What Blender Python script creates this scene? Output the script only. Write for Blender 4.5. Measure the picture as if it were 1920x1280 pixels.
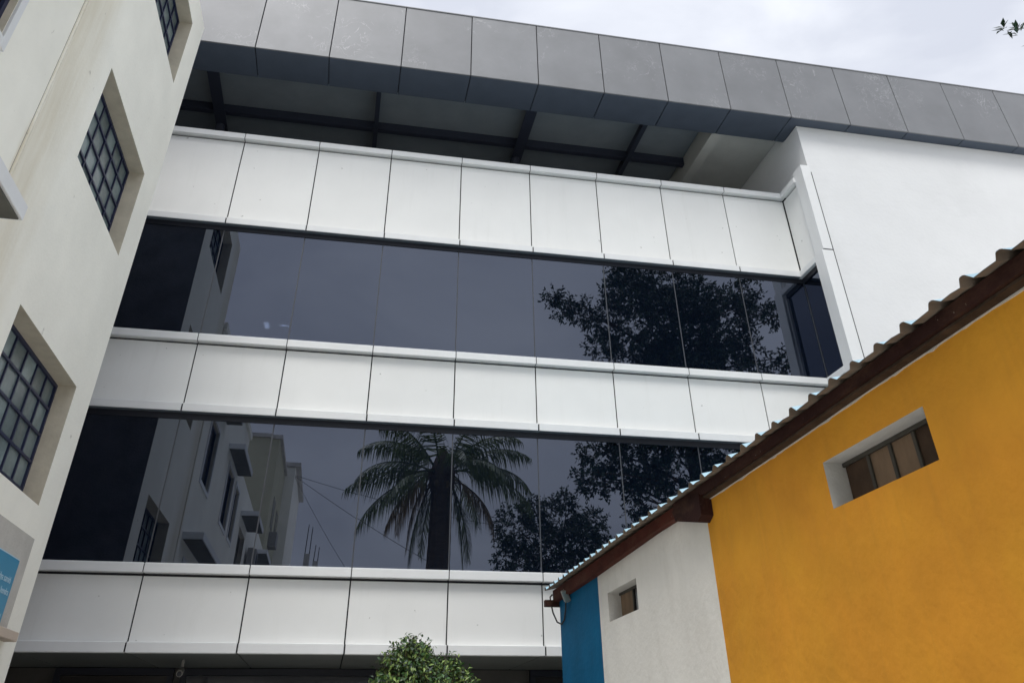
import bpy, bmesh, math, random
from mathutils import Vector, Matrix
R = math.radians
random.seed(7)
S = bpy.context.scene
COL = S.collection
for o in list(bpy.data.objects): bpy.data.objects.remove(o)

# ------------------------------------------------------------------ camera
cam_d = bpy.data.cameras.new('camera'); cam = bpy.data.objects.new('camera', cam_d); COL.objects.link(cam)
CR = Vector((0.98137, -0.191924, -0.008824)); CU = Vector((-0.102734, -0.563015, 0.820036)); CW = Vector((0.162352, 0.803853, 0.572244))
m = Matrix((CR, CU, -CW)).transposed().to_4x4(); m.translation = Vector((2.4426, -11.4954, 1.65))
cam.matrix_world = m
cam_d.sensor_width = 36; cam_d.lens = 1469.5/1920*36
cam_d.shift_x = 0.00378; cam_d.shift_y = -(640-372)/1920
cam_d.clip_start = 0.05; cam_d.clip_end = 3000
S.camera = cam

# ------------------------------------------------------------------ world: overcast sky
SUN_EL, SUN_AZ = 60, 203          # azimuth from +Y clockwise: behind the camera
W = bpy.data.worlds.new('World'); S.world = W; W.use_nodes = True
nt = W.node_tree; nt.nodes.clear()
N = nt.nodes.new; Lk = nt.links.new
out = N('ShaderNodeOutputWorld'); bg = N('ShaderNodeBackground'); Lk(bg.outputs[0], out.inputs[0])
sky = N('ShaderNodeTexSky'); sky.sky_type = 'NISHITA'; sky.sun_disc = False
sky.sun_elevation = R(SUN_EL); sky.sun_rotation = R(SUN_AZ); sky.air_density = 1.0; sky.dust_density = 3.0
tc = N('ShaderNodeTexCoord')
mp = N('ShaderNodeMapping'); mp.inputs['Scale'].default_value = (1.0, 1.0, 2.0); Lk(tc.outputs['Generated'], mp.inputs[0])
nz = N('ShaderNodeTexNoise'); nz.inputs['Scale'].default_value = 3.2; nz.inputs['Detail'].default_value = 6; nz.inputs['Roughness'].default_value = .52; nz.inputs['Distortion'].default_value = .5
Lk(mp.outputs[0], nz.inputs[0])
cr = N('ShaderNodeValToRGB'); Lk(nz.outputs[0], cr.inputs[0])
cr.color_ramp.elements[0].position = .35; cr.color_ramp.elements[0].color = (6.9, 7.25, 8.2, 1)
cr.color_ramp.elements[1].position = .67; cr.color_ramp.elements[1].color = (9.6, 9.9, 10.6, 1)
mx = N('ShaderNodeMix'); mx.data_type = 'RGBA'; mx.inputs[0].default_value = .93
Lk(sky.outputs[0], mx.inputs[6]); Lk(cr.outputs[0], mx.inputs[7])
sxyz = N('ShaderNodeSeparateXYZ'); Lk(tc.outputs['Generated'], sxyz.inputs[0])
zr = N('ShaderNodeValToRGB'); Lk(sxyz.outputs[2], zr.inputs[0]); zr.color_ramp.interpolation = 'EASE'
zr.color_ramp.elements[0].position = .05; zr.color_ramp.elements[0].color = (.62, .62, .62, 1)
zr.color_ramp.elements[1].position = 1.0; zr.color_ramp.elements[1].color = (2.7, 2.7, 2.65, 1)
e_ = zr.color_ramp.elements.new(.78); e_.color = (.80, .80, .80, 1)
mu = N('ShaderNodeVectorMath'); mu.operation = 'MULTIPLY'; Lk(mx.outputs[2], mu.inputs[0]); Lk(zr.outputs[0], mu.inputs[1]); Lk(mu.outputs[0], bg.inputs[0])
bg.inputs[1].default_value = 0.1

sd = bpy.data.lights.new('sun', 'SUN'); sd.energy = 1.5; sd.angle = R(20); sd.color = (1, .975, .93)
so = bpy.data.objects.new('sun', sd); COL.objects.link(so)
az = R(SUN_AZ); dv = Vector((math.sin(az)*math.cos(R(SUN_EL)), math.cos(az)*math.cos(R(SUN_EL)), math.sin(R(SUN_EL))))
so.rotation_euler = dv.to_track_quat('Z', 'Y').to_euler(); so.location = dv*60

S.view_settings.view_transform = 'Standard'; S.view_settings.look = 'None'
S.view_settings.exposure = 0.5; S.view_settings.gamma = 1; S.view_settings.use_curve_mapping = False

# ------------------------------------------------------------------ materials
def mat(name, col, rough=.7, spec=.5, metal=0, var=0.0, vscale=3, bump=0.0, bscale=40, stretch=(1,1,1), extra=None, tone=0):
    M = bpy.data.materials.new(name); M.use_nodes = True; t = M.node_tree; p = t.nodes['Principled BSDF']
    p.inputs['Base Color'].default_value = (*col, 1); p.inputs['Roughness'].default_value = rough
    p.inputs['Specular IOR Level'].default_value = spec; p.inputs['Metallic'].default_value = metal
    tcn = t.nodes.new('ShaderNodeTexCoord'); src = None
    if var:
        mpn = t.nodes.new('ShaderNodeMapping'); mpn.inputs['Scale'].default_value = stretch; t.links.new(tcn.outputs['Object'], mpn.inputs[0])
        n = t.nodes.new('ShaderNodeTexNoise'); n.inputs['Scale'].default_value = vscale; n.inputs['Detail'].default_value = 8; n.inputs['Roughness'].default_value = .6
        t.links.new(mpn.outputs[0], n.inputs[0])
        r = t.nodes.new('ShaderNodeValToRGB'); r.color_ramp.elements[0].position = .3; r.color_ramp.elements[1].position = .72
        r.color_ramp.elements[0].color = (*[c*(1-var) for c in col], 1); r.color_ramp.elements[1].color = (*[min(1, c*(1+var*.6)) for c in col], 1)
        t.links.new(n.outputs[0], r.inputs[0]); src = r.outputs[0]
    if extra:
        src = extra(t, tcn, src)
    if tone:
        oi = t.nodes.new('ShaderNodeObjectInfo'); h = t.nodes.new('ShaderNodeHueSaturation'); t.links.new(src, h.inputs['Color'])
        t.links.new(ramp(t, oi.outputs['Random'], 0, 1, 1-tone, 1+tone), h.inputs['Value']); src = h.outputs[0]
    if src: t.links.new(src, p.inputs['Base Color'])
    if bump:
        n2 = t.nodes.new('ShaderNodeTexNoise'); n2.inputs['Scale'].default_value = bscale; n2.inputs['Detail'].default_value = 6; t.links.new(tcn.outputs['Object'], n2.inputs[0])
        b = t.nodes.new('ShaderNodeBump'); b.inputs['Strength'].default_value = bump; b.inputs['Distance'].default_value = .01
        t.links.new(n2.outputs[0], b.inputs['Height']); t.links.new(b.outputs[0], p.inputs['Normal'])
    return M
def mixc(t, fac, a, bcol):
    x = t.nodes.new('ShaderNodeMix'); x.data_type = 'RGBA'
    t.links.new(fac, x.inputs[0]); t.links.new(a, x.inputs[6]); x.inputs[7].default_value = (*bcol, 1); return x.outputs[2]
def ramp(t, src, p0, p1, v0=0, v1=1):
    r = t.nodes.new('ShaderNodeMapRange'); r.inputs[1].default_value = p0; r.inputs[2].default_value = p1; r.inputs[3].default_value = v0; r.inputs[4].default_value = v1
    r.clamp = True; t.links.new(src, r.inputs[0]); return r.outputs[0]
def math_(t, op, a, b=None):
    n = t.nodes.new('ShaderNodeMath'); n.operation = op
    for i, v in enumerate((a, b)):
        if v is None: continue
        if isinstance(v, (int, float)): n.inputs[i].default_value = v
        else: t.links.new(v, n.inputs[i])
    return n.outputs[0]
def noise(t, tcn, scale, stretch=(1,1,1), detail=6, rough=.6, dist=0):
    mpn = t.nodes.new('ShaderNodeMapping'); mpn.inputs['Scale'].default_value = stretch; t.links.new(tcn.outputs['Object'], mpn.inputs[0])
    n = t.nodes.new('ShaderNodeTexNoise'); n.inputs['Scale'].default_value = scale; n.inputs['Detail'].default_value = detail; n.inputs['Roughness'].default_value = rough
    n.inputs['Distortion'].default_value = dist
    t.links.new(mpn.outputs[0], n.inputs[0]); return n.outputs[0]

def cream_extra(t, tcn, src):
    sep = t.nodes.new('ShaderNodeSeparateXYZ'); t.links.new(tcn.outputs['Object'], sep.inputs[0])
    y = sep.outputs[1]
    wob = math_(t, 'ADD', y, math_(t, 'MULTIPLY', noise(t, tcn, 1.2, (1,1,.5)), .5))
    band = math_(t, 'MULTIPLY', ramp(t, wob, -5.12, -5.06), ramp(t, wob, -4.25, -4.75))
    band = math_(t, 'MULTIPLY', band, ramp(t, noise(t, tcn, 2.2, (1,3,.35)), .25, .6, .35, 1))
    a = mixc(t, math_(t, 'MULTIPLY', band, .5), src, (.60, .52, .36))
    st = ramp(t, noise(t, tcn, 5, (1,3,.12), 8, .7), .62, .8)
    a = mixc(t, math_(t, 'MULTIPLY', st, .2), a, (.45, .40, .30))
    sp = ramp(t, noise(t, tcn, 9, (1,1,.6), 3, .5), .72, .78)
    return mixc(t, math_(t, 'MULTIPLY', sp, .45), a, (.22, .19, .15))
M_cream = mat('cream_plaster', (.90, .88, .79), .9, .2, var=.07, vscale=1.1, bump=.25, bscale=25, extra=cream_extra)
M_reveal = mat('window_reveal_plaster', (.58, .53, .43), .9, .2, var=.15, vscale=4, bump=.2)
M_cement = mat('bare_cement', (.22, .22, .23), .95, .1, var=.3, vscale=2, bump=.4)
M_greycem = mat('grey_cement_render', (.52, .50, .46), .95, .15, var=.14, vscale=4, bump=.3)
M_shadeu = mat('dark_grey_underside', (.13, .13, .115), .9, .2, var=.25, vscale=4)  # plain dark grey for the thin plates beneath the projecting slabs
M_beige = mat('beige_ledge', (.55, .46, .38), .9, .2, var=.1)
def panel_extra(t, tcn, src):
    g = ramp(t, noise(t, tcn, 3, (2.2,1,.16), 7, .7), .55, .85)
    a = mixc(t, math_(t, 'MULTIPLY', g, .18), src, (.50, .50, .46))
    sp = ramp(t, noise(t, tcn, 14, (1,1,1), 2, .4), .775, .79)
    return mixc(t, math_(t, 'MULTIPLY', sp, .5), a, (.2, .2, .18))
M_white = mat('white_aluminium_panel', (.79, .795, .78), .38, .5, var=.03, vscale=1.5, extra=panel_extra, tone=.022)
M_trim = mat('white_edge_trim', (.76, .77, .77), .35, .5, var=.04, vscale=3, stretch=(1,1,.3))
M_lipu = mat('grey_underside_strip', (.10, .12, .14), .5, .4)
M_joint = mat('dark_joint', (.03, .03, .035), .8, .2)
def grey_extra(t, tcn, src):
    n = noise(t, tcn, 2.6, (1,1,.8), 5, .6, 1.8)
    d = math_(t, 'ABSOLUTE', math_(t, 'SUBTRACT', n, .5))
    thin = ramp(t, d, .012, .0)
    mask = ramp(t, noise(t, tcn, .9, (1,1,1), 3), .52, .66)
    a = mixc(t, math_(t, 'MULTIPLY', math_(t, 'MULTIPLY', thin, mask), .42), src, (.62, .62, .64))
    sp = ramp(t, noise(t, tcn, 5.5, (1,1,.45), 4, .65, .6), .66, .78)
    return mixc(t, math_(t, 'MULTIPLY', sp, .4), a, (.55, .55, .57))
M_grey = mat('grey_metallic_panel', (.215, .22, .23), .5, .5, metal=.2, var=.12, vscale=1.3, extra=grey_extra, tone=.05)
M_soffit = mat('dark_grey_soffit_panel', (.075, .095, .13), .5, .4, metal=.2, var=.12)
M_dark = mat('dark_frame', (.012, .014, .022), .5, .4)
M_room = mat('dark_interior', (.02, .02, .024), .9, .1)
M_roofund = mat('dark_roof_sheet_underside', (.23, .26, .285), .7, .3, var=.12, vscale=2)
M_steel = mat('navy_painted_steel', (.028, .034, .055), .5, .5)
def plas_extra(t, tcn, src):
    g = ramp(t, noise(t, tcn, 1.2, (.7,1,1.6), 8, .72), .52, .8)
    return mixc(t, math_(t, 'MULTIPLY', g, .3), src, (.55, .56, .56))
M_plaster = mat('white_plaster', (.74, .75, .755), .9, .2, var=.05, vscale=.8, bump=.3, bscale=14, extra=plas_extra)
M_ceil = mat('pale_ceiling_paint', (.50, .50, .47), .9, .2, var=.08)
M_bars = mat('navy_window_bars', (.012, .017, .055), .45, .5)
def frost_extra(t, tcn, src):
    g = t.nodes.new('ShaderNodeNewGeometry'); h = t.nodes.new('ShaderNodeHueSaturation'); t.links.new(src, h.inputs['Color'])
    t.links.new(ramp(t, g.outputs['Random Per Island'], 0, 1, .62, 1.25), h.inputs['Value']); return h.outputs[0]
M_frost = mat('frosted_green_glass', (.185, .235, .24), .25, .5, var=.3, vscale=4, extra=frost_extra)
M_darkpane = mat('dark_window_pane', (.012, .014, .02), .12, .6)
M_brownpane = mat('brown_tinted_pane', (.035, .032, .029), .2, .5)
M_grnd = mat('concrete_paving', (.58, .57, .54), .9, .3, var=.2, vscale=.8, bump=.3)
M_gsoff = mat('canopy_soffit_panel', (.13, .14, .13), .35, .5, var=.1)
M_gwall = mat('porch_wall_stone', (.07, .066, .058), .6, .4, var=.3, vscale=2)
def orange_extra(t, tcn, src):
    g = ramp(t, noise(t, tcn, 1.3, (1,1,1), 8, .75), .48, .78)
    a = mixc(t, math_(t, 'MULTIPLY', g, .55), src, (.74, .35, .026))
    d = ramp(t, noise(t, tcn, 3.5, (1,1,2.6), 9, .78, .8), .60, .80)
    w2 = ramp(t, noise(t, tcn, .7, (1,1,1), 4, .6, .5), .40, .62)
    a = mixc(t, math_(t, 'MULTIPLY', w2, .3), a, (.80, .42, .035))
    sk = ramp(t, noise(t, tcn, 4, (1,2.5,.22), 7, .7), .52, .75)
    a = mixc(t, math_(t, 'MULTIPLY', sk, .22), a, (.42, .20, .03))
    return mixc(t, math_(t, 'MULTIPLY', d, .45), a, (.47, .19, .015))
M_orange = mat('orange_paint', (.66, .285, .027), .8, .25, var=.16, vscale=1.6, bump=1.0, bscale=9, extra=orange_extra)
M_blue = mat('blue_paint', (.001, .115, .25), .75, .15, var=.28, vscale=1.1, bump=.4, bscale=18)
def dirty_extra(t, tcn, src):
    g = ramp(t, noise(t, tcn, 2.2, (1,1,.5), 8, .7), .5, .85)
    return mixc(t, math_(t, 'MULTIPLY', g, .4), src, (.42, .39, .34))
M_dirtyw = mat('grubby_white_paint', (.80, .78, .735), .9, .2, var=.08, vscale=1.4, bump=.5, bscale=20, extra=dirty_extra)
M_vrev = mat('vent_reveal_white', (.58, .57, .54), .9, .2, var=.12, vscale=6, bump=.4)
M_wood = mat('brown_vent_board', (.25, .17, .11), .75, .3, var=.4, vscale=5, stretch=(1,1,.4), bump=.3)
M_woodd = mat('dark_brown_vent_board', (.075, .045, .028), .75, .3, var=.4, vscale=5, bump=.3)
M_vmet = mat('grey_vent_frame', (.065, .06, .05), .6, .4, var=.3, vscale=12)
def chip_extra(t, tcn, src):
    sp = ramp(t, noise(t, tcn, 38, (1,1,1), 4, .6), .70, .73)
    a = mixc(t, math_(t, 'MULTIPLY', sp, .7), src, (.30, .26, .22))
    d = ramp(t, noise(t, tcn, 7, (1,.4,1), 7, .7), .5, .7)
    return mixc(t, math_(t, 'MULTIPLY', d, .55), a, (.10, .055, .035))
M_brownu = mat('weathered_timber_underside', (.065, .045, .032), .9, .1, var=.4, vscale=9, bump=.4)
M_maroon = mat('maroon_painted_beam', (.036, .016, .014), .75, .1, var=.4, vscale=5, stretch=(1,.5,1), bump=.3, extra=chip_extra)
M_red = mat('red_oxide_painted_beam', (.080, .022, .015), .75, .1, var=.45, vscale=4, stretch=(1,.5,1), bump=.3, extra=chip_extra)
M_sheet = mat('light_blue_roof_sheet', (.30, .46, .54), .5, .5, var=.1, vscale=3)
M_sheetu = mat('weathered_sheet_underside', (.24, .20, .16), .7, .3, var=.25, vscale=5)
M_black = mat('black_rubber', (.015, .013, .013), .5, .4)
M_lampb = mat('lamp_housing_grey', (.30, .29, .27), .5, .5, var=.2, vscale=20)
M_sign = mat('blue_sign_face', (.035, .25, .42), .45, .5, var=.08, vscale=2)
M_signw = mat('sign_white', (.45, .62, .72), .5, .5)
M_bark = mat('brown_bark', (.085, .06, .042), .95, .1, var=.4, vscale=6, bump=.6)
M_palmt = mat('palm_trunk_bark', (.10, .075, .055), .95, .1, var=.45, vscale=5, stretch=(1,1,3), bump=.8, bscale=12)
def leafm(name, col, trans=.25):
    M = bpy.data.materials.new(name); M.use_nodes = True; t = M.node_tree; t.nodes.clear()
    o = t.nodes.new('ShaderNodeOutputMaterial'); p = t.nodes.new('ShaderNodeBsdfPrincipled'); tr = t.nodes.new('ShaderNodeBsdfTranslucent'); mxx = t.nodes.new('ShaderNodeMixShader')
    g = t.nodes.new('ShaderNodeNewGeometry'); h = t.nodes.new('ShaderNodeHueSaturation'); h.inputs['Color'].default_value = (*col, 1)
    rr = ramp(t, g.outputs['Random Per Island'], 0, 1, .55, 1.5); t.links.new(rr, h.inputs['Value'])
    t.links.new(h.outputs[0], p.inputs['Base Color']); t.links.new(h.outputs[0], tr.inputs['Color']); p.inputs['Roughness'].default_value = .4
    mxx.inputs[0].default_value = trans; t.links.new(p.outputs[0], mxx.inputs[1]); t.links.new(tr.outputs[0], mxx.inputs[2]); t.links.new(mxx.outputs[0], o.inputs[0])
    return M
M_leafd = leafm('dark_green_leaf', (.02, .043, .02), .15)
M_leafm = leafm('green_leaf', (.045, .105, .028))
M_leafy = leafm('young_yellow_green_leaf', (.20, .29, .075))
M_palml = leafm('palm_leaflet', (.095, .125, .035), .3)
M_palmd = leafm('dry_palm_leaflet', (.19, .13, .055), .3)
def glassm():
    M = bpy.data.materials.new('reflective_tinted_glass'); M.use_nodes = True; t = M.node_tree; t.nodes.clear()
    o = t.nodes.new('ShaderNodeOutputMaterial'); g = t.nodes.new('ShaderNodeBsdfGlossy'); g.inputs['Roughness'].default_value = 0.0; g.inputs['Color'].default_value = (.73, .81, 1, 1)
    tr = t.nodes.new('ShaderNodeBsdfTransparent'); tr.inputs['Color'].default_value = (.03, .035, .045, 1)
    f = t.nodes.new('ShaderNodeFresnel'); f.inputs['IOR'].default_value = 2.26
    x = t.nodes.new('ShaderNodeMixShader'); t.links.new(f.outputs[0], x.inputs[0]); df = t.nodes.new('ShaderNodeBsdfDiffuse'); df.inputs['Color'].default_value = (.002, .004, .009, 1); ad = t.nodes.new('ShaderNodeAddShader'); t.links.new(tr.outputs[0], ad.inputs[0]); t.links.new(df.outputs[0], ad.inputs[1]); t.links.new(ad.outputs[0], x.inputs[1]); t.links.new(g.outputs[0], x.inputs[2]); t.links.new(x.outputs[0], o.inputs[0])
    return M
M_glass = glassm()
def emit(name, col, s):
    M = bpy.data.materials.new(name); M.use_nodes = True; t = M.node_tree; t.nodes.clear()
    o = t.nodes.new('ShaderNodeOutputMaterial'); e = t.nodes.new('ShaderNodeEmission'); e.inputs[0].default_value = (*col, 1); e.inputs[1].default_value = s
    t.links.new(e.outputs[0], o.inputs[0]); return M
M_tube = emit('lit_ceiling_lamp', (1, .97, .92), 150)

# ------------------------------------------------------------------ helpers
class MB:
    def __init__(s): s.v = []; s.f = []
    def box(s, x0, x1, y0, y1, z0, z1):
        b = len(s.v)
        s.v += [(x0,y0,z0),(x1,y0,z0),(x1,y1,z0),(x0,y1,z0),(x0,y0,z1),(x1,y0,z1),(x1,y1,z1),(x0,y1,z1)]
        s.f += [tuple(b+i for i in q) for q in ((0,3,2,1),(4,5,6,7),(0,1,5,4),(1,2,6,5),(2,3,7,6),(3,0,4,7))]; return s
    def quad(s, *p):
        b = len(s.v); s.v += [tuple(q) for q in p]; s.f.append(tuple(range(b, b+len(p)))); return s
    def tube(s, pts, rad, n=8, cap=True):
        pts = [Vector(p) for p in pts]
        if not hasattr(rad, '__len__'): rad = [rad]*len(pts)
        b = len(s.v); up = Vector((0, 0, 1))
        for i, p in enumerate(pts):
            d = (pts[min(i+1, len(pts)-1)]-pts[max(i-1, 0)]).normalized()
            a = d.cross(up if abs(d.z) < .95 else Vector((1, 0, 0))).normalized(); c = a.cross(d).normalized()
            for k in range(n):
                q = 2*math.pi*k/n; s.v.append(tuple(p+(a*math.cos(q)+c*math.sin(q))*rad[i]))
        for i in range(len(pts)-1):
            for k in range(n):
                s.f.append((b+i*n+k, b+i*n+(k+1) % n, b+(i+1)*n+(k+1) % n, b+(i+1)*n+k))
        if cap:
            s.f.append(tuple(b+k for k in range(n))[::-1]); s.f.append(tuple(b+(len(pts)-1)*n+k for k in range(n)))
        return s
    def build(s, name, material, parent=None, bevel=0, smooth=False):
        me = bpy.data.meshes.new(name); me.from_pydata(s.v, [], s.f); me.update()
        if bevel:
            bm = bmesh.new(); bm.from_mesh(me); bmesh.ops.bevel(bm, geom=bm.edges[:], offset=bevel, segments=1, affect='EDGES', profile=.5); bm.to_mesh(me); bm.free()
        if smooth:
            for p in me.polygons: p.use_smooth = True
        for mm in (material if isinstance(material, list) else [material]): me.materials.append(mm)
        o = bpy.data.objects.new(name, me); COL.objects.link(o)
        if parent: o.parent = parent; o.matrix_parent_inverse = parent.matrix_world.inverted()
        return o
def thing(name, label, cat, loc=(0, 0, 0), group=None):
    o = bpy.data.objects.new(name, None); COL.objects.link(o); o.location = loc; o.empty_display_size = .3
    o.matrix_world = Matrix.Translation(loc)
    o['label'] = label; o['category'] = cat
    if group: o['group'] = group
    return o
def tag(o, label, cat, group=None):
    o['label'] = label; o['category'] = cat
    if group: o['group'] = group
    return o
def bx(name, m_, par, x0, x1, y0, y1, z0, z1, bevel=0):
    return MB().box(x0, x1, y0, y1, z0, z1).build(name, m_, par, bevel)

# ------------------------------------------------------------------ ground
g = MB().quad((-900,-900,0),(900,-900,0),(900,900,0),(-900,900,0)).build('ground', M_grnd); g['kind'] = 'structure'

# ================================================================== OFFICE BUILDING
P = 1.3
OB = thing('office_building', 'white panelled office building with dark ribbon glazing and grey fascia', 'building', (4, 3, 0))
XC = 10.39                                   # inner corner at the projecting wing
xs = [i*P for i in range(-5, 8)] + [XC]      # panel joints
G = .009
rows = [(10.648, 8.749), (6.774, 5.581), (3.605, 2.609)]
CAP, LIP = .115, .115
for ri, (zc, zb) in enumerate(rows):
    bx('wall_core', M_joint, OB, -6.5, 11.6, .118, .30, zb+.02, zc-.02)
    for a, b in zip(xs[:-1], xs[1:]):
        rgt = b-G if b < XC else XC-.016
        j = random.uniform(-.0015, .0015)
        bx('cladding_panel', M_white, OB, a+G, rgt, .09+j, .115, zb+LIP+.004, zc-CAP-.03, .003)
        bx('coping_cap', M_trim, OB, a+.006, (b-.006 if b < XC else XC-.003), 0.0, .30, zc-CAP, zc, .006)
        bx('drip_edge', M_trim, OB, a+.014, (b-.006 if b < XC else XC-.003), 0.0, .112, zb, zb+LIP, .005)
    bx('joint_backing', M_joint, OB, -6.5, XC-.01, .014, .1, zb+.012, zb+LIP-.012)
    bx('joint_backing', M_joint, OB, -6.5, XC-.01, .014, .29, zc-CAP+.012, zc-.012)
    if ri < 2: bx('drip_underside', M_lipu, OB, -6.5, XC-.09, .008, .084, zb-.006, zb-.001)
    # return of the band toward the projecting wing
    yj = -.54
    bx('wall_core', M_joint, OB, XC+.03, XC+.2, yj, .1, zb+.02, zc-.02)
    bx('cladding_panel', M_white, OB, XC, XC+.028, yj, .074, zb+LIP+.004, zc-CAP-.03, .003)
    bx('coping_cap', M_trim, OB, XC-.09, XC+.21, yj, -.004, zc-CAP, zc, .006)
    bx('drip_edge', M_trim, OB, XC-.09, XC+.026, yj, -.004, zb, zb+LIP, .005)
# ribbon glazing
GY = .10
for zt, zl in ((8.749, 6.774), (5.581, 3.605)):
    bx('window_frame', M_dark, OB, -6.5, XC, .085, .16, zt-.088, zt-.001)
    bx('window_frame', M_dark, OB, XC-.02, XC+.06, -.54, .074, zt-.088, zt-.001)
    for a, b in zip(xs[:-1], xs[1:]):
        t1, t2 = R(random.uniform(-.09, .09)), R(random.uniform(-.07, .07))
        w = b-a-.012; h = zt-.08-(zl-.01); cx, cz = (a+b)/2, (zt-.08+zl-.01)/2
        o = MB().box(-w/2, w/2, 0, .008, -h/2, h/2).build('window_pane', M_glass, None)
        o.matrix_world = Matrix.Translation((cx, GY, cz)) @ Matrix.Rotation(t1, 4, 'Z') @ Matrix.Rotation(t2, 4, 'X')
        mw = o.matrix_world.copy(); o.parent = OB; o.matrix_parent_inverse = OB.matrix_world.inverted(); o.matrix_world = mw
    for a in xs[1:-1]:
        bx('glazing_seal', mat('grey_silicone_seal', (.055, .06, .07), .5, .4) if 'grey_silicone_seal' not in bpy.data.materials else bpy.data.materials['grey_silicone_seal'], OB, a-.0085, a+.0085, GY-.003, GY+.02, zl-.01, zt-.08)
    bx('window_pane', M_glass, OB, XC+.01, XC+.018, -.535, .095, zl-.01, zt-.08)
    bx('glazing_seal', bpy.data.materials['grey_silicone_seal'], OB, XC-.004, XC+.009, .088, .0985, zl-.01, zt-.08)
# dark rooms behind the glazing
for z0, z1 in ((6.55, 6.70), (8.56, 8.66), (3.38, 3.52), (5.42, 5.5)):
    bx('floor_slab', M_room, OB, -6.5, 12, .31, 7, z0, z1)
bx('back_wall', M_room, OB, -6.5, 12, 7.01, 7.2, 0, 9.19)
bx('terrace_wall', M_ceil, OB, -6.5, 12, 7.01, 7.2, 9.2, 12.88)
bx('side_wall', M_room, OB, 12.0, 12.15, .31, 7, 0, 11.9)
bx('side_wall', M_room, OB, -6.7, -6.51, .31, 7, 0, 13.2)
FZ0_ = 11.92
# projecting wing: plaster wall and its edge trim
wing = MB()
wing.box(10.668, 24, -.64, .6, 0, 10.76); wing.box(10.62, 24, -.64, .6, 10.7605, 11.915)
wing.box(10.62, 10.85, .6, 6, 9.5, 12.3); wing.box(10.62, 24, -.099, .598, 11.918, 12.3)
wing.build('plaster_wall', M_plaster, OB)
bx('edge_trim', M_trim, OB, 10.30, 10.522, -.82, -.542, 0, 8.864, .004)
bx('edge_trim', M_trim, OB, 10.335, 10.522, -.82, -.542, 8.886, 10.76, .004)
bx('wall_core', M_plaster, OB, 10.35, 10.615, -.541, -.5, 0, 10.75)
bx('edge_trim', M_trim, OB, 10.522, 10.56, -.735, -.545, 0, 10.755)
bx('dark_gap', M_joint, OB, 10.561, 10.667, -.646, -.545, 0, 10.755)
bx('dark_gap', M_joint, OB, 10.345, 10.515, -.81, -.55, 8.855, 8.90)
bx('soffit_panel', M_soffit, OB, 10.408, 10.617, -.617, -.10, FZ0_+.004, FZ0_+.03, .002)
# fascia and soffit
FY, FZ0, FZ1 = -.885, 11.92, 13.50
k = -5
while k*P < 23:
    a, b = k*P, (k+1)*P; j = random.uniform(-.002, .002)
    bx('fascia_panel', M_grey, OB, a+.008, b-.008, FY+j, FY+.03, FZ0, FZ1, .004)
    if a < 10.4:
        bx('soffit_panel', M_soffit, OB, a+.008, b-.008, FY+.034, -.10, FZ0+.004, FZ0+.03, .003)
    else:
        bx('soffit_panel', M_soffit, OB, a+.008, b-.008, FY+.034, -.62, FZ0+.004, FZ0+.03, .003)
    k += 1
fc = MB(); fc.box(-6.5, 24, FY+.045, FY+.2, FZ0+.035, FZ1-.02); fc.box(-6.5, 24, FY+.2, -.12, FZ0+.035, FZ0+.2)
fc.build('fascia_core', M_joint, OB)
bx('roof_flashing', M_grey, OB, -6.5, 24, FY-.012, FY+.4, FZ1+.002, FZ1+.03, .004)
# terrace roof, seen from below
bx('roof_sheet', M_roofund, OB, -6.5, 9.05, -.11, 7, 12.42, 12.5)
bx('roof_slab', M_joint, OB, -6.5, 24, -.3, 7.2, 12.9, 13.2)
for yy in (1.42, 4.6):
    bx('roof_purlin', M_steel, OB, -6.5, 9.05, yy-.06, yy+.06, 12.22, 12.41)
for x, w in ((-.88, .11), (2.24, .045), (5.31, .11), (7.72, .05)):
    b_ = MB(); b_.box(x-w, x+w, -.1, 6.9, 12.16, 12.18); b_.box(x-w*.22, x+w*.22, -.1, 6.9, 12.181, 12.40)
    b_.build('roof_rafter', M_steel, OB)
for x in (-.88, 5.31):
    MB().tube([(x, 1.9, 9.5), (x, 1.9, 11.4), (x-.02, 1.75, 12.16)], .09, 10).build('roof_column', M_steel, OB)
bx('stair_beam', M_ceil, OB, 9.06, 9.28, -.09, 6, 11.97, 12.6)
bx('stair_ceiling', M_ceil, OB, 9.281, 10.618, -.09, 6, 12.12, 12.3)
bx('terrace_floor', M_plaster, OB, -6.5, 10.38, .31, 7, 9.2, 9.45)
bx('stair_wall', M_plaster, OB, 9.0, 10.6, 2.6, 2.8, 9.46, 12.1)
# ground floor canopy soffit and recessed porch
for a, b in zip(xs[:-1], xs[1:]):
    bx('canopy_soffit', M_gsoff, OB, a+.008, b-.008, .02, 2.45, 2.625, 2.65, .003)
bx('wall_core', M_joint, OB, -6.5, 10.3, .31, 3, 2.66, 3.3)
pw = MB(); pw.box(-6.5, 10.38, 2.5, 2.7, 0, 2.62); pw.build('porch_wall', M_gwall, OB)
for a, b, pm in ((-1.28, .16, M_brownpane), (.42, 3.5, M_darkpane), (5.6, 8.8, M_brownpane)):
    fr = MB(); z1 = 2.53
    fr.box(a-.08, b+.08, 2.40, 2.498, z1, z1+.085); fr.box(a-.08, a, 2.40, 2.498, 0, z1-.002); fr.box(b, b+.08, 2.40, 2.498, 0, z1-.002)
    f = fr.build('shopfront_frame', M_dark, OB)
    bx('shopfront_pane', pm, OB, a, b, 2.45, 2.47, .1, z1-.004)
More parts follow.
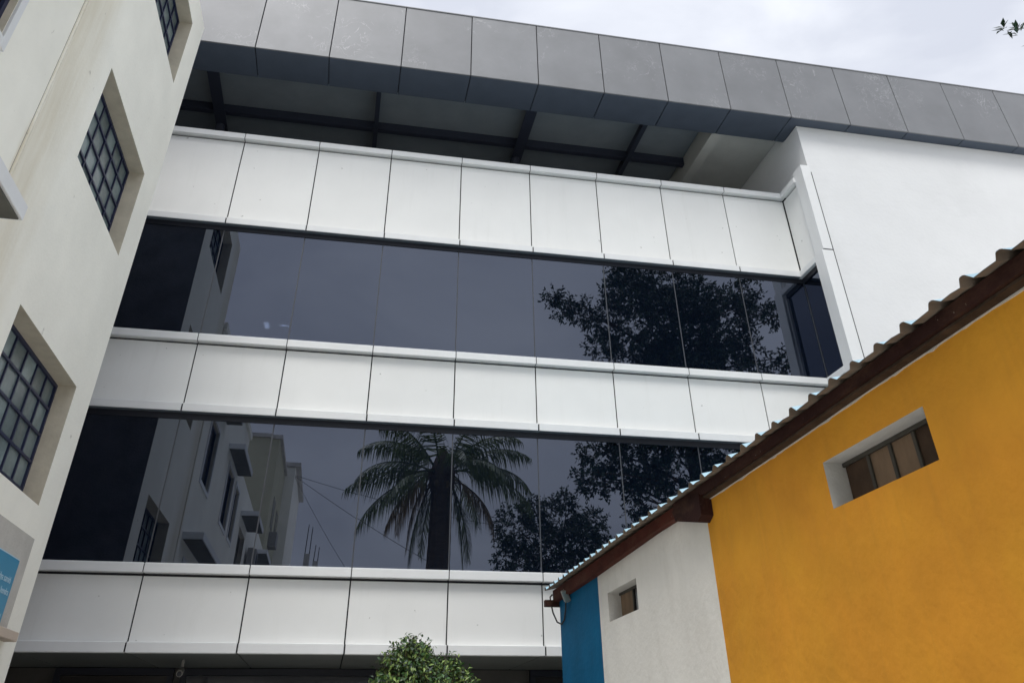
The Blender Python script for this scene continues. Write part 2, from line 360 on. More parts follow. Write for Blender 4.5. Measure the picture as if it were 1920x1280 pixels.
# lit ceiling lamps inside the second storey
L1 = tag(MB().box(.49, .56, 3.22, 3.40, 8.50, 8.54).build('ceiling_lamp', M_tube), 'small lit round lamp glowing behind the upper dark glazing', 'lamp', 'ceiling lamps behind the glazing')
L2 = tag(MB().box(.80, .96, 3.24, 3.265, 8.50, 8.515).build('ceiling_lamp', M_tube), 'thin lit tube lamp right of the glowing dot behind upper glazing', 'lamp', 'ceiling lamps behind the glazing')
# security camera
SC = thing('security_camera', 'small pale dome camera on bracket under the ground floor canopy', 'camera', (.53, 1.15, 2.62))
MB().tube([(.53,1.15,2.622),(.53,1.15,2.53)], .018, 8).build('bracket', M_lampb, SC)
MB().tube([(.53,1.19,2.52),(.53,1.14,2.505),(.53,1.03,2.46)], [.03,.04,.042], 12).build('camera_body', M_lampb, SC, smooth=False)
MB().tube([(.53,1.029,2.4595),(.53,1.02,2.456)], .03, 12).build('lens', M_darkpane, SC)

# ================================================================== LEFT APARTMENT BUILDING
AB = thing('apartment_building', 'cream plastered apartment building with recessed barred windows on the left', 'building', (-4, -8, 0))
XL = -.69
def holed(par, name, m_, mrev, fx, y0, y1, z0, z1, holes, depth=.23):
    ys = sorted({y0, y1, *[h[0] for h in holes], *[h[1] for h in holes]}); zs = sorted({z0, z1, *[h[2] for h in holes], *[h[3] for h in holes]})
    w = MB()
    for a, b in zip(ys[:-1], ys[1:]):
        for c, d in zip(zs[:-1], zs[1:]):
            my, mz = (a+b)/2, (c+d)/2
            if any(h[0] < my < h[1] and h[2] < mz < h[3] for h in holes): continue
            w.quad((fx,a,c),(fx,b,c),(fx,b,d),(fx,a,d))
    s = fx-depth
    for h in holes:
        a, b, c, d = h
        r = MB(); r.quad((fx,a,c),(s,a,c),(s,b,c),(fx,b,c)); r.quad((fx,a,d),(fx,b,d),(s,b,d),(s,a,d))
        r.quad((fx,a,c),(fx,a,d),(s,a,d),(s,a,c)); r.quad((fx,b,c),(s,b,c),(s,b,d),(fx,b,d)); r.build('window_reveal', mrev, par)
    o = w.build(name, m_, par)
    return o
A_Y0, A_Y1, A_Z = -5.35, -1.64, 11.47
wins = [(-4.29, -2.235, 9.68, 10.94), (-4.29, -2.235, 6.735, 8.015), (-4.29, -2.235, 3.735, 5.02)]
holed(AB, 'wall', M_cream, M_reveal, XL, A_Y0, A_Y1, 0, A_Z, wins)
e = MB(); e.quad((XL,A_Y1,0),(-9,A_Y1,0),(-9,A_Y1,A_Z),(XL,A_Y1,A_Z)); e.build('end_wall', M_cement, AB)
e = MB(); e.quad((XL,A_Y0,A_Z),(XL,A_Y1,A_Z),(-9,A_Y1,A_Z),(-9,A_Y0,A_Z)); e.quad((XL,A_Y0,9.4),(XL,A_Y0,A_Z),(-9,A_Y0,A_Z),(-9,A_Y0,9.4)); e.quad((-9,A_Y0,0),(-9,A_Y1,0),(-9,A_Y1,A_Z),(-9,A_Y0,A_Z))
e.build('roof', M_greycem, AB)
def bar_window(par, y0, y1, z0, z1, x, darkrow=True, mpane=M_frost):
    n = 6; dy = (y1-y0)/n; dz = .285
    root = MB(); zt = z1
    fw = .022
    root.box(x, x+.035, y0, y1, z1-fw*1.6, z1); root.box(x, x+.035, y0, y1, z0, z0+fw*1.6)
    root.box(x, x+.035, y0, y0+fw*1.6, z0+fw*1.6, z1-fw*1.6); root.box(x, x+.035, y1-fw*1.6, y1, z0+fw*1.6, z1-fw*1.6)
    for i in range(1, n): root.box(x+.003, x+.028, y0+i*dy-.012, y0+i*dy+.012, z0+fw*1.6, z1-fw*1.6)
    k = 1
    while z1-k*dz > z0+.06:
        root.box(x+.0, x+.032, y0+fw*1.6, y1-fw*1.6, z1-k*dz-.013, z1-k*dz+.013); k += 1
    f = root.build('window_frame', M_bars, par)
    pn = MB()
    for i in range(n):
        for q in range(k-1):
            t_ = random.uniform(-.003, .003)
            pn.quad((x+.008-t_,y0+i*dy+.002,z1-(q+1)*dz+.002),(x+.008+t_,y0+(i+1)*dy-.002,z1-(q+1)*dz+.002),(x+.008+t_,y0+(i+1)*dy-.002,z1-q*dz-.002),(x+.008-t_,y0+i*dy+.002,z1-q*dz-.002))
    pn.build('frosted_pane', mpane, f)
    pn = MB(); pn.quad((x+.008,y0,z0),(x+.008,y1-dy,z0),(x+.008,y1-dy,z1-(k-1)*dz),(x+.008,y0,z1-(k-1)*dz)); pn.build('dark_pane', M_darkpane, f)
    pn = MB(); pn.quad((x+.008,y1-dy,z0),(x+.008,y1,z0),(x+.008,y1,z1-(k-1)*dz),(x+.008,y1-dy,z1-(k-1)*dz)); pn.build('frosted_pane', mpane, f)
for w in wins: bar_window(AB, w[0], w[1], w[2], w[3], XL-.229)
# expansion joint strip between the two blocks
for a, b in ((-5.395, -5.372), (-5.362, -5.345)):
    bx('joint_strip', M_cream, AB, XL+.0, XL+.02, a, b, 0, 9.38, .003)
# second block with sun shades
B_Y0, B_Z = -13.3, 9.5
bw = [(-7.6, -6.36, 6.38, 7.75), (-7.6, -6.36, 3.4, 4.75), (-11.4, -10.1, 6.38, 7.75), (-11.4, -10.1, 3.4, 4.75), (-13.0, -12.1, 6.4, 7.75)]
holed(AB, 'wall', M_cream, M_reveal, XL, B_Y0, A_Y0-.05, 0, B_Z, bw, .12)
e = MB(); e.quad((XL,B_Y0,B_Z),(XL,A_Y0,B_Z),(-9,A_Y0,B_Z),(-9,B_Y0,B_Z)); e.quad((XL,B_Y0,8.3),(XL,B_Y0,B_Z),(-9,B_Y0,B_Z),(-9,B_Y0,8.3)); e.build('roof', M_greycem, AB)
bx('roof_edge', M_cream, AB, XL+.0, XL+.07, B_Y0, A_Y0-.06, B_Z-.1, B_Z+.06)
for w in bw:
    f = MB()
    y0, y1, z0, z1 = w; x = XL-.1
    f.box(x, x+.04, y0, y1, z1-.05, z1); f.box(x, x+.04, y0, y1, z0, z0+.05)
    for q in (y0, (y0+y1)/2-.025, y1-.05): f.box(x+.001, x+.039, q, q+.05, z0+.05, z1-.05)
    fo = f.build('window_frame', M_bars, AB)
    MB().quad((x+.01,y0,z0),(x+.01,y1,z0),(x+.01,y1,z1),(x+.01,y0,z1)).build('dark_pane', M_darkpane, fo)
    s = MB(); s.box(XL, XL+.03, y0-.09, y0-.005, z0-.09, z1+.09); s.box(XL, XL+.03, y1+.005, y1+.09, z0-.09, z1+.09)
    s.box(XL, XL+.03, y0-.005, y1+.005, z0-.09, z0-.005); s.box(XL, XL+.03, y0-.005, y1+.005, z1+.005, z1+.09)
    s.build('window_moulding', M_trim, AB, .004)
for y0, y1, z in ((-9.2, -5.72, 5.06), (-8.35, -5.72, 8.22), (-12.0, -9.45, 7.98), (-12.0, -9.6, 5.0)):
    sh_ = bx('sun_shade', M_plaster, AB, XL+.001, -.28, y0, y1, z, z+.13, .004)
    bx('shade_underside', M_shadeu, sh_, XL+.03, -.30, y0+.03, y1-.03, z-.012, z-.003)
# further, lower stretch
C_Y0 = -30
ch = [(-16.4, -14.6, 5.6, 7.2), (-21.5, -19.6, 5.6, 7.2), (-26.5, -24.6, 5.6, 7.2), (-16.4, -14.6, 2.6, 4.2)]
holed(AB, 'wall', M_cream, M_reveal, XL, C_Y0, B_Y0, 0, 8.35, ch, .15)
for w in ch: MB().quad((XL-.14,w[0],w[2]),(XL-.14,w[1],w[2]),(XL-.14,w[1],w[3]),(XL-.14,w[0],w[3])).build('dark_pane', M_darkpane, AB)
for y0, y1, z in ((-16.6, -14.3, 7.45), (-21.7, -19.3, 7.35), (-26.7, -24.3, 7.3)):
    sh_ = bx('sun_shade', M_plaster, AB, XL+.001, -.12, y0, y1, z, z+.13)
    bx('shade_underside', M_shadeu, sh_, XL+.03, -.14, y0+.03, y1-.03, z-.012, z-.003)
e = MB(); e.quad((XL,C_Y0,8.35),(XL,B_Y0,8.35),(-9,B_Y0,8.35),(-9,C_Y0,8.35)); e.quad((XL,C_Y0,0),(XL,C_Y0,8.35),(-9,C_Y0,8.35),(-9,C_Y0,0)); e.build('roof', M_greycem, AB)
# cement render patch and ledge low on the wall, with the blue sign fixed on it
bx('cement_patch', M_greycem, AB, XL+.0, XL+.006, -4.6, -2.06, 2.62, 3.445, .002)
bx('door_ledge', M_beige, AB, XL+.001, XL+.12, -4.6, -2.02, 2.52, 2.60, .006)
bx('entrance_recess', M_room, AB, XL+.0, XL+.003, -4.4, -2.15, 0.2, 2.515)
SG = thing('blue_sign', 'blue rectangular sign with white lettering fixed on the cream wall', 'sign', (XL+.01, -2.9, 2.9))
bx('sign_board', M_sign, SG, XL+.007, XL+.022, -3.75, -2.325, 2.64, 3.19, .002)
bx('sign_edge', M_signw, SG, XL+.007, XL+.020, -3.75, -2.325, 3.191, 3.20)
for i, (txt, z, sz, yo) in enumerate((('marga vidya samiti', 2.975, .085, -2.40), ('shikshan kendra', 2.875, .08, -2.37), ('nagar', 2.775, .08, -2.62), ('tal.', 2.665, .08, -2.36))):
    c = bpy.data.curves.new('lettering', 'FONT'); c.body = txt; c.size = sz; c.align_x = 'RIGHT'; c.extrude = .001
    to = bpy.data.objects.new('tmp', c); COL.objects.link(to); bpy.context.view_layer.update()
    me = bpy.data.meshes.new_from_object(to); bpy.data.objects.remove(to)
    me.materials.append(M_signw); lo = bpy.data.objects.new('lettering', me); COL.objects.link(lo)
    lo.matrix_world = Matrix.Translation((XL+.0235, yo, z)) @ Matrix.Rotation(R(90), 4, 'Z') @ Matrix.Rotation(R(90), 4, 'X')
    mw = lo.matrix_world.copy(); lo.parent = SG; lo.matrix_parent_inverse = SG.matrix_world.inverted(); lo.matrix_world = mw

# ================================================================== ORANGE OUTBUILDING
XO = 5.05
GB = thing('outbuilding', 'low outbuilding painted blue, white and orange under a corrugated roof', 'building', (6.5, -6, 0))
def paint(name, m_, y0, y1, holes, zt):
    return holed(GB, name, m_, M_vrev, XO, y0, y1, 0, zt, holes, -.16)
paint('blue_wall', M_blue, -3.01, -1.42, [], 3.12)
paint('white_wall', M_dirtyw, -5.83, -3.01, [(-4.17, -3.31, 2.622, 2.872)], 3.12)
paint('orange_wall', M_orange, -10.4, -5.83, [(-8.36, -7.452, 2.692, 2.94)], 3.17)
e = MB(); e.quad((XO,-1.42,0),(9,-1.42,0),(9,-1.42,4.1),(XO,-1.42,3.12)); e.build('end_wall', M_blue, GB)
e = MB(); e.quad((XO,-10.4,0),(9,-10.4,0),(9,-10.4,4.1),(XO,-10.4,3.15)); e.quad((9,-1.42,0),(9,-10.4,0),(9,-10.4,4.1),(9,-1.42,4.1)); e.build('back_wall', M_dirtyw, GB)
bx('interior_wall', M_room, GB, XO+.35, XO+.4, -10.3, -1.5, 0, 3.1)
# vent windows
def vent(y0, y1, z0, z1, cols, ms):
    n = sum(cols); y = y1; f = MB(); xi = XO+.13
    f.box(xi-.014, xi+.0, y0, y1, z1-.022, z1)
    for c, mm in zip(cols, ms):
        w = (y1-y0)*c/n
        MB().box(xi+.002, xi+.02, y-w+.004, y-.002, z0, z1-.02).build('vent_board', mm, GB, .002)
        y -= w
        if y > y0+.05: f.box(xi-.012, xi+.001, y-.012, y+.012, z0, z1-.023)
    f.build('vent_frame', M_vmet, GB, .002)
vent(-8.36, -7.452, 2.692, 2.94, [.26, .22, .22, .30], [M_woodd, M_wood, M_wood, M_woodd])
vent(-4.17, -3.31, 2.622, 2.872, [.46, .20, .34], [M_wood, M_darkpane, M_wood])
# beams under the eave; the whole eave sags a little in the middle
def lerp_(tab, y):
    for (ya, za), (yb, zb_) in zip(tab[:-1], tab[1:]):
        if y >= yb: return za+(zb_-za)*(ya-y)/(ya-yb)
    return tab[-1][1]
PAN = [(-.5, 3.197), (-1.3, 3.197), (-4.5, 3.211), (-6.4, 3.208), (-7.5, 3.216), (-8.2, 3.228), (-9.1, 3.245), (-11.5, 3.255)]
WTOP = [(-1.3, 3.064), (-3.0, 3.079), (-4.9, 3.118), (-5.94, 3.115), (-7.28, 3.128), (-7.9, 3.142), (-9.1, 3.152), (-11.5, 3.16)]
def beam(mm, x0, x1, ya, yb, fb, ft):
    mb = MB(); n = 14; b0 = 0
    for i in range(n+1):
        y = ya+(yb-ya)*i/n
        mb.v += [(x0, y, fb(y)), (x1, y, fb(y)), (x1, y, ft(y)), (x0, y, ft(y))]
        if i:
            q = 4*(i-1); mb.f += [(q+k, q+(k+1) % 4, q+4+(k+1) % 4, q+4+k) for k in range(4)]
    mb.f += [(3, 2, 1, 0), (4*n, 4*n+1, 4*n+2, 4*n+3)]
    return mb.build('eave_beam', mm, GB)
pz = lambda y: lerp_(PAN, y); wz = lambda y: lerp_(WTOP, y)
beam(M_red, 4.985, 5.045, -1.36, -5.80, lambda y: wz(y)-.015, lambda y: pz(y)-.022)
beam(M_maroon, 4.965, 5.046, -5.42, -10.5, lambda y: wz(y)+.015, lambda y: pz(y)-.010)
beam(M_brownu, 4.985, 5.062, -5.86, -10.5, wz, lambda y: wz(y)+.012)
gp = MB()
def prism(mb, pts, x0, x1):
    b = len(mb.v); n = len(pts)
    mb.v += [(x0, y, z) for y, z in pts]+[(x1, y, z) for y, z in pts]
    mb.f.append(tuple(b+i for i in range(n))); mb.f.append(tuple(b+n+i for i in range(n))[::-1])
    for i in range(n): mb.f.append((b+i, b+n+i, b+n+(i+1) % n, b+(i+1) % n))
prism(gp, [(-5.41, 3.145), (-5.95, 3.145), (-5.95, 3.0), (-5.87, 2.965), (-5.46, 3.062)], 4.955, 5.05)
gp.build('beam_bracket', M_maroon, GB)
mo = MB(); rr = random.Random(4); pm = [(-5.86-.4*i, wz(-5.86-.4*i)-.001) for i in range(12)]; y = -10.26
while y < -5.9:
    pm.append((y, wz(y)-.003-(rr.random()**4)*.008)); y += rr.uniform(.02, .12)
prism(mo, pm, XO-.012, XO+.004)
mo.build('mortar_edge', M_vrev, GB)
# corrugated sheets
pit = .2195; slope = math.tan(R(13)); ex, ez = 4.90, -.019
prof = []; rs_ = random.Random(2)
y = -1.30
while y > -10.9:
    # crest then pan
    dh = rs_.uniform(-.003, .003); dz_ = rs_.uniform(-.003, .003); prof += [(yy, zz+pz(yy)) for yy, zz in ((y, dz_), (y-.012, .030+dh), (y-.019, .034+dh), (y-.036, .034+dh), (y-.048, .029+dh), (y-.088, dz_), (y-.15, dz_+.002))]; y -= pit*rs_.uniform(.97, 1.03)
for s, mm, nm, dz in ((0, M_sheet, 'roof_sheet', 0.003), (1, M_sheetu, 'sheet_underside', 0)):
    sh = MB()
    for (ya, za), (yb, zb_) in zip(prof[:-1], prof[1:]):
        jx = 0
        sh.quad((ex-jx, ya, ez+za+dz), (ex-jx, yb, ez+zb_+dz), (9.2, yb, ez+zb_+dz+(9.2-ex)*slope), (9.2, ya, ez+za+dz+(9.2-ex)*slope))
    sh.build(nm, mm, GB)
# lamp on a bracket beam at the near corner
FL = thing('flood_lamp', 'small weathered flood lamp with looped black cable under the eave corner', 'lamp', (4.98, -1.5, 3.05))
bx('bracket_beam', M_maroon, FL, 4.875, 5.11, -1.415, -1.34, 3.0, 3.07, .004)
MB().tube([(5.0,-1.38,3.07),(5.0,-1.38,3.13)], .02, 8).build('bracket_post', M_maroon, FL)
def rotbox(c, half, rot):
    mb = MB().box(-half[0], half[0], -half[1], half[1], -half[2], half[2]); mt = Matrix.Translation(c) @ rot
    mb.v = [tuple(mt @ Vector(v)) for v in mb.v]; return mb
rt = Matrix.Rotation(R(-25), 4, 'Y') @ Matrix.Rotation(R(15), 4, 'X')
rotbox((5.0,-1.9,3.045), (.028,.05,.06), rt).build('lamp_housing', M_lampb, FL, .006)
rotbox((4.985,-1.955,3.03), (.03,.006,.058), rt).build('lamp_glass', M_frost, FL, .002)
pts = [(4.975,-1.37,3.13),(4.94,-1.40,3.10),(4.945,-1.40,3.04),(4.965,-1.42,2.93),(5.0,-1.46,2.83),(5.03,-1.55,2.80),(5.035,-1.66,2.83),(5.025,-1.78,2.93),(5.005,-1.88,3.0)]
MB().tube(pts, .009, 6).build('cable', M_black, FL, smooth=True)

# ================================================================== VEGETATION
def leaf(mb, p, d, n, L, w):
    s = d.cross(n).normalized()*w*.5; n2 = s.cross(d).normalized()
    b = len(mb.v); mid = p+d*L*.45; up = n2*w*.18
    mb.v += [tuple(p), tuple(mid+s+up), tuple(p+d*L-n2*L*.06), tuple(mid-s+up), tuple(mid)]
    mb.f += [(b, b+1, b+4), (b+1, b+2, b+4), (b, b+4, b+3), (b+4, b+2, b+3)]
def rv(r):
    while True:
        v = Vector((r.uniform(-1,1), r.uniform(-1,1), r.uniform(-1,1)))
        if .05 < v.length < 1: return v
def blob_leaves(mb, c, r, n, rng, L=.10, w=.042, per=10, tw=.34, wood=None, yd=1.0):
    c = Vector(c)
    for _ in range(n):
        v = rv(rng); v = v.normalized()*(v.length**.6); p = c+Vector((v.x, v.y*yd, v.z))*r*.95
        d = (v.normalized()*.8+rv(rng)*.7+Vector((0,0,.15))).normalized()
        tl = tw*rng.uniform(.6, 1.2)
        if wood: wood.tube([p-d*tl*.6, p+d*tl*.8], [.006, .003], 3, False)
        for k in range(per):
            q = p+d*tl*(k/per-.2); ld = (d*.5+rv(rng).normalized()*.9+Vector((0,0,-.15))).normalized()
            leaf(mb, q, ld, rv(rng).normalized(), L*rng.uniform(.7, 1.25), w*rng.uniform(.8, 1.2))
def limb(mb, a, b, r0, r1, rng, seg=6, wob=.08):
    a, b = Vector(a), Vector(b); L = (b-a).length; pts = []; rs = []
    for i in range(seg+1):
        t = i/seg; p = a.lerp(b, t)+Vector((0,0,math.sin(t*math.pi)*L*.08))
        if 0 < i < seg: p += rv(rng)*wob*L*.3
        pts.append(p); rs.append(r0+(r1-r0)*t)
    mb.tube(pts, rs, 7, False)
def tree(name, label, cat, base, trunk_top, r0, blobs, dens, rng, L, w, lm, group=None):
    T = thing(name, label, cat, base, group)
    tk = MB(); hub = Vector(trunk_top); bs = Vector(base)
    tk.tube([bs+(hub-bs)*t+Vector((math.sin(t*5)*.12, math.cos(t*4)*.1-.1, 0)) for t in [i/8 for i in range(9)]], [r0*(1.25 if i == 0 else 1-.45*i/8) for i in range(9)], 12)
    lv = MB(); lb = MB()
    for (x, y, z, r) in blobs:
        c = Vector((x, y, z))
        t = max(.45, min(1, (z-bs.z-1.2)/(hub.z-bs.z+.001)))
        limb(lb, bs.lerp(hub, t), c, r0*.15, .012, rng)
        blob_leaves(lv, c, r, int(dens*r*r+8), rng, L, w, wood=lb)
    tk.build('trunk', M_bark, T, smooth=True); lb.build('limb', M_bark, T); lv.build('crown', lm, T)
    return T
BIG = [(10.64,-8.8,12.23,1.22),(11.96,-8.8,11.9,1.3),(13.17,-8.8,12.36,.99),(10.4,-8.8,13.22,.75),(11.48,-8.8,13.4,.76),(12.5,-8.8,13.05,.76),(14.53,-8.8,12.94,.44),(15.33,-8.8,12.82,.34),(14.05,-8.8,13.27,.43),(8.3,-8.8,12.42,.33),(7.95,-8.8,12.75,.2),(8.87,-8.8,12.26,.36),(9.37,-8.8,11.18,.45),(14.0,-8.8,11.62,.49),(15.27,-8.8,11.36,.36),(14.64,-8.8,10.89,.32),(9.13,-8.8,8.27,.6),(10.1,-8.8,8.03,.8),(11.28,-8.9,8.23,1.03),(12.57,-8.8,8.44,.9),(8.62,-8.8,7.4,.26),(9.06,-8.8,7.42,.33),(10.29,-8.8,7.05,.6),(10.02,-8.8,9.52,.83),(11.35,-8.8,9.92,1.23),(12.85,-8.8,10.02,1.25),(10.29,-8.8,13.8,.38),(14.49,-8.8,14.0,.28),(11.94,-8.8,10.61,1.1)]
r1 = random.Random(11)
T1 = tree('broadleaf_tree', 'tall dark broadleaf tree behind the outbuilding, one leafy twig at top right', 'tree', (12.2,-9.4,0), (12.0,-9.0,10.5),   .33, [(x, y, z, r*1.1) for x, y, z, r in BIG], 250, r1, .135, .058, M_leafd, 'broadleaf trees')
# twig that reaches into the sky at the upper right
tw = MB(); tl = MB(); rq = random.Random(5)
root = Vector((9.2,-7.9,7.35))
tw.tube([(10.6,-8.6,7.4), root, (8.75,-7.55,7.26), (8.42,-7.38,7.22), (8.17,-7.30,7.2)], [.03,.015,.008,.005,.003], 6, False)
tw.tube([(8.8,-7.6,7.26), (8.5,-7.42,7.06), (8.33,-7.3,7.0)], [.008,.005,.003], 5, False)
for c, n in (((8.40,-7.36,7.235), 7), ((8.28,-7.33,7.21), 8), ((8.14,-7.29,7.21), 10), ((8.22,-7.31,7.15), 6), ((8.35,-7.4,7.10), 3), ((8.34,-7.30,7.0), 4), ((8.7,-7.5,7.2), 10)):
    for _ in range(n):
        d = (Vector((-.6,-.1,.1))+rv(rq)*1.0).normalized(); leaf(tl, Vector(c)+rv(rq)*.035, d, Vector((-.5,-.5,.7)), .11*rq.uniform(.7,1.1), .046)
tw.build('twig', M_bark, T1); tl.build('twig_leaves', M_leafd, T1)
LOW = [(8.41,-17.8,8.19,.73),(9.22,-17.8,8.77,.55),(10.22,-17.8,8.44,.8),(9.58,-17.8,7.41,.9),(8.11,-17.8,7.2,.42),(10.99,-17.8,7.82,.78),(11.65,-17.8,7.2,.81),(10.52,-17.8,9.15,.34),(11.44,-17.8,8.4,.55),(12.43,-17.8,6.96,.77),(8.88,-17.8,6.87,.76),(10.31,-17.8,6.38,1.1),(13.47,-17.8,8.08,.79)]
tree('broadleaf_tree', 'smaller bushy tree reflected right of the palm in the lower glazing', 'tree', (10.4,-17.9,0), (10.3,-17.9,6.2), .2, LOW, 210, random.Random(3), .15, .062, M_leafd, 'broadleaf trees')

# coconut palm
PT = thing('coconut_palm', 'coconut palm with drooping fronds, mirrored in the lower glazing', 'palm', (5.1,-13.8,0))
rp = random.Random(21)
tk = MB(); pts = []; rs = []
for i in range(41):
    t = i/40; pts.append((5.08+.26*t+.05*math.sin(t*3), -13.8, 8.9*t)); rs.append((.43-.13*t)*(1+.03*(i % 2)) if t < .93 else .3*(1-(t-.93)*5))
tk.tube(pts, rs, 14); tk.build('trunk', M_palmt, PT)
cc = Vector((5.34,-13.8,8.95))
def frond(azm, el, length, droop, dry=False):
    hang = rp.uniform(0, .75); azm += R(rp.uniform(-9, 9)); el += R(rp.uniform(-6, 6)); mb = MB(); h = Vector((math.cos(azm), math.sin(azm), 0)); p = cc+h*.22+Vector((0,0,rp.uniform(-.25,.15))); e = el; n = 26; step = length/n
    side = Vector((-h.y, h.x, 0)); pts = [p.copy()]
    for i in range(n):
        e -= droop*1.12/n*(0.3+1.4*i/n); e = max(e, R(-84))
        d = h*math.cos(e)+Vector((0,0,math.sin(e))); p = p+d*step; pts.append(p.copy())
        if i > 3:
            t = i/n; Ln = 1.0*math.sin(math.pi*min(.93, .22+t*.72))**.75*length/2.7
            for s in (-1, 1):
                for q in range(3):
                    if rp.random() < .12: continue
                    b0 = p+d*step*q/3
                    ld = (side*s*(.75-.25*hang)+d*(.55+.3*t)+Vector((0,0,-.45-.5*hang+rp.uniform(-.25,.25)))).normalized(); l = Ln*rp.uniform(.7,1.15)
                    wv = d*.0145; m1 = b0+ld*l*.5; tip = b0+(ld+Vector((0,0,-.6-.5*hang))).normalized()*l
                    b = len(mb.v); mb.v += [tuple(b0-wv), tuple(b0+wv), tuple(m1+wv*1.1), tuple(m1-wv*1.1), tuple(tip)]
                    mb.f += [(b,b+1,b+2,b+3),(b+3,b+2,b+4)]
    mb.tube(pts, [.035*(1-.8*i/len(pts)) for i in range(len(pts))], 5, False)
    mb.build('frond', M_palmd if dry else M_palml, PT)
sp = [(0,38,2.7,60),(180,42,2.6,66),(180,8,2.75,38),(0,2,2.9,52),(188,-12,2.9,45),(352,-28,2.3,60),(200,-30,2.4,40),(172,-50,2.5,40),(340,-60,2.5,30),(205,-66,2.7,25),(15,-66,2.6,25),(30,45,2.5,60),(150,50,2.5,60),(60,62,2.4,60),(120,60,2.4,60),(230,55,2.5,60),(310,58,2.5,60),(90,15,2.6,60),(270,20,2.6,65),(50,5,2.6,55),(135,-5,2.7,55),(235,-20,2.5,60),(305,-10,2.6,60),(165,20,2.6,60),(15,22,2.7,66),(245,-60,2.4,30)]
for i, (a, el, ln, dr) in enumerate(sp): frond(R(a), R(el), ln, R(dr), i in (6, 5, 21, 7))
sh_m = MB(); sh_m.tube([(5.31,-13.8,8.2),(5.33,-13.8,8.5),(5.34,-13.8,8.9),(5.35,-13.8,9.25),(5.35,-13.8,9.6)], [.30,.39,.40,.28,.10], 10)
for k in range(34):
    a = rp.uniform(0, 6.28); z = rp.uniform(8.1, 9.0); h = Vector((math.cos(a), math.sin(a), 0)); p0 = Vector((5.33,-13.8,z))+h*.3
    sh_m.tube([p0, p0+h*rp.uniform(.1,.3)+Vector((0,0,rp.uniform(-.4,.2))), p0+h*rp.uniform(.15,.4)+Vector((0,0,-rp.uniform(.4,1.1)))], [.03,.02,.004], 4)
sh_m.build('leaf_sheath', M_palmt, PT)
cn = MB()
for k in range(6):
    a = k*1.05; c0 = Vector((5.32+.3*math.cos(a), -13.8+.3*math.sin(a), 8.45)); cn.tube([c0+Vector((0,0,z)) for z in (-.13,-.1,0,.1,.13)], [.03,.08,.11,.08,.03], 8)
cn.build('coconut', M_palmd, PT, smooth=True)

# young clipped tree at the bottom of the picture
BT = thing('small_ficus_tree', 'small round leafy green tree in front of the ground floor canopy', 'tree', (3.33,-2.5,0))
rb = random.Random(9)
MB().tube([(3.33,-2.5,0),(3.35,-2.49,.6),(3.32,-2.51,1.2),(3.34,-2.5,1.9)], [.05,.042,.038,.025], 9, False).build('trunk', M_bark, BT, smooth=True)
bl = [(3.40,-2.5,1.88,.50),(3.22,-2.52,2.22,.29),(3.56,-2.5,2.12,.26),(3.12,-2.5,2.02,.28),(3.72,-2.5,1.95,.24),(3.25,-2.5,2.36,.17)]
lbm = MB(); l1 = MB(); l2 = MB(); l3 = MB()
def small_leaves(target, c, r, n, L=.054):
    c = Vector(c)
    for _ in range(n):
        v = rv(rb); v = v.normalized()*(v.length**.45); p = c+v*r; d = (v*.6+rv(rb)*.5+Vector((0,0,.2))).normalized()
        lbm.tube([p-d*.1, p+d*.06], [.003,.0015], 3, False)
        for k in range(7):
            q = p+d*(k-3)*.022; ld = (d*.4+rv(rb).normalized()*.6+Vector((0,0,-.55))).normalized()
            leaf(target(q), q, ld, (v+rv(rb)*.5+Vector((0,0,.4))).normalized(), L*rb.uniform(.7,1.2), .024*rb.uniform(.8,1.25))
def pick(q):
    if q.z > 2.12: return (l3 if rb.random() < .30 else (l2 if rb.random() < .7 else l1))
    return l2 if rb.random() < .5 else (l1 if rb.random() < .9 else l3)
for x, y, z, r in bl: small_leaves(pick, (x, y, z), r, int(3600*r*r)+14)
for x, y, z, r in bl: limb(lbm, (3.33,-2.5,1.45), (x, y, z), .018, .005, rb)
for _ in range(26):
    v = rv(rb).normalized(); v.z = abs(v.z)*.7
    small_leaves(pick, Vector((3.33,-2.5,1.95))+Vector((v.x*.56, v.y*.5, v.z*.5)), .04, 2, .07)
lbm.build('limb', M_bark, BT); l1.build('inner_foliage', M_leafd, BT); l2.build('foliage', M_leafm, BT); l3.build('young_foliage', M_leafy, BT)

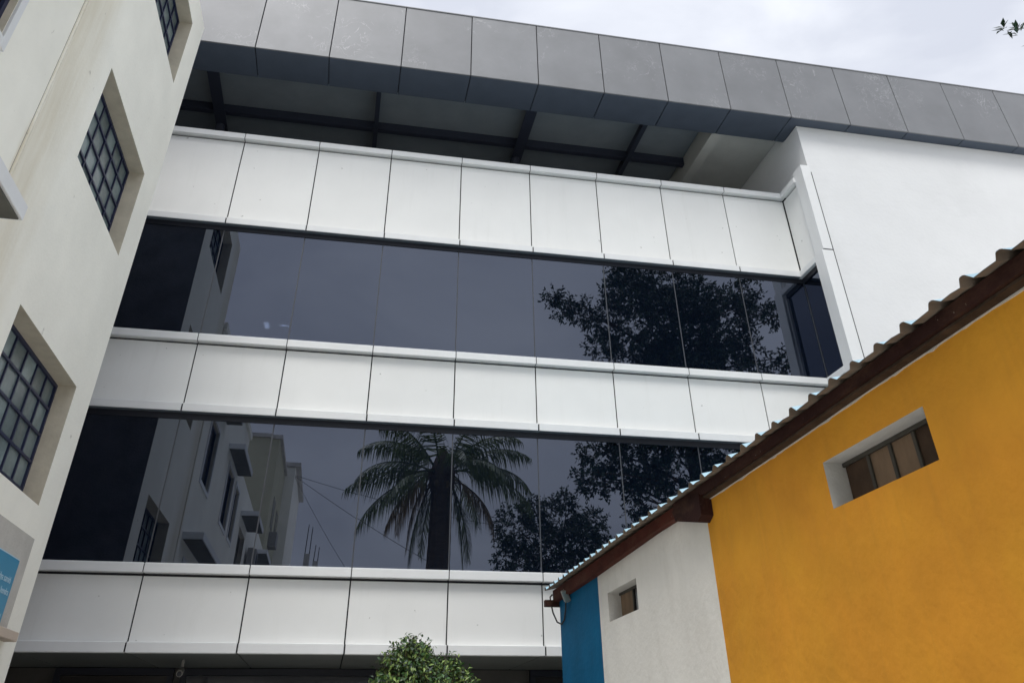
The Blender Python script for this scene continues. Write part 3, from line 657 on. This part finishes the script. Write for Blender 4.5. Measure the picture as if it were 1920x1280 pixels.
# ================================================================== THINGS SEEN ONLY AS REFLECTIONS
FB = thing('cream_tower_block', 'cream block with a roof tank box, mirrored beside the wires in the glazing', 'building', (-3,-29,0))
bx('wall', mat('yellowed_plaster', (.52,.50,.36), .9, .2, var=.15, vscale=.6), FB, -6, -.86, -40, -25.8, 0, 13.45)
bx('roof', M_greycem, FB, -6.1, -.74, -40.1, -25.7, 13.46, 13.62)
bx('tank_room', M_cream, FB, -5, -.35, -39, -31.8, 0, 13.9)
bx('tank_room_roof', M_greycem, FB, -5.1, -.1, -39.1, -31.6, 13.91, 14.1)
for z in (4, 7, 10):
    for y in (-28, -30.6):
        w_ = bx('window', M_darkpane, FB, -.86, -.84, y-.6, y+.6, z, z+1.3)
bx('air_conditioner_box', M_lampb, FB, -.859, -.5, -28.5, -27.6, 9.2, 9.8)
AC = thing('air_conditioner', 'small boxy outdoor unit on the reflected cream wall between two sun shades', 'air conditioner', (-.45, -17.6, 6.5))
bx('unit_body', M_lampb, AC, -.62, -.30, -18.0, -17.2, 6.55, 7.1, .01)
MB().tube([(-.295,-17.6,6.83),(-.28,-17.6,6.83)], .2, 14).build('fan_grille', M_black, AC)
bx('bracket', M_black, AC, -.688, -.32, -17.95, -17.25, 6.50, 6.545)
RC = []
for x, w_, zt, ys in ((.87,.13,9.31,-29.8), (1.30,.12,9.0,-29.8)):
    t_ = thing('concrete_column', 'unfinished concrete column with bare steel rods on top, %s' % ('taller of the pair in the reflection' if w_ == .13 else 'shorter and further right in the reflection'), 'column', (x, ys, 0), 'unfinished columns')
    bx('shaft', M_greycem, t_, x-w_, x+w_, ys-w_, ys+w_, 0, zt)
    for k, (dx, dy) in enumerate(((-.8,-.8),(.8,-.8),(-.8,.8),(.8,.8))):
        MB().tube([(x+dx*w_, ys+dy*w_, zt), (x+dx*w_*.9+.02, ys+dy*w_, zt+(1.35 if w_ == .13 else .75)-.1*k)], .017, 5).build('steel_rod', M_black, t_)
rf = bx('flat_roof_house', M_greycem, None, -.5, 4.0, -36, -30.1, 0, 8.3); tag(rf, 'plain grey flat roofed house behind the unfinished columns', 'house')
for i, (a, b, lb_) in enumerate((((-.3,-31.5,13.3), (6.0,-12,2.0), 'thin black overhead wire, steepest of the three'), ((-.3,-31.5,13.35), (12.5,-22,5.0), 'thin black overhead wire passing behind the palm'), ((-.3,-31.5,13.4), (16,-33,11.2), 'thin black overhead wire, the flattest of the three'))):
    A, B_ = Vector(a), Vector(b); pts = [A.lerp(B_, t/14)-Vector((0,0,math.sin(t/14*math.pi)*.5)) for t in range(15)]
    tag(MB().tube(pts, .012, 4).build('overhead_wire', M_black), lb_, 'wire', 'overhead wires')
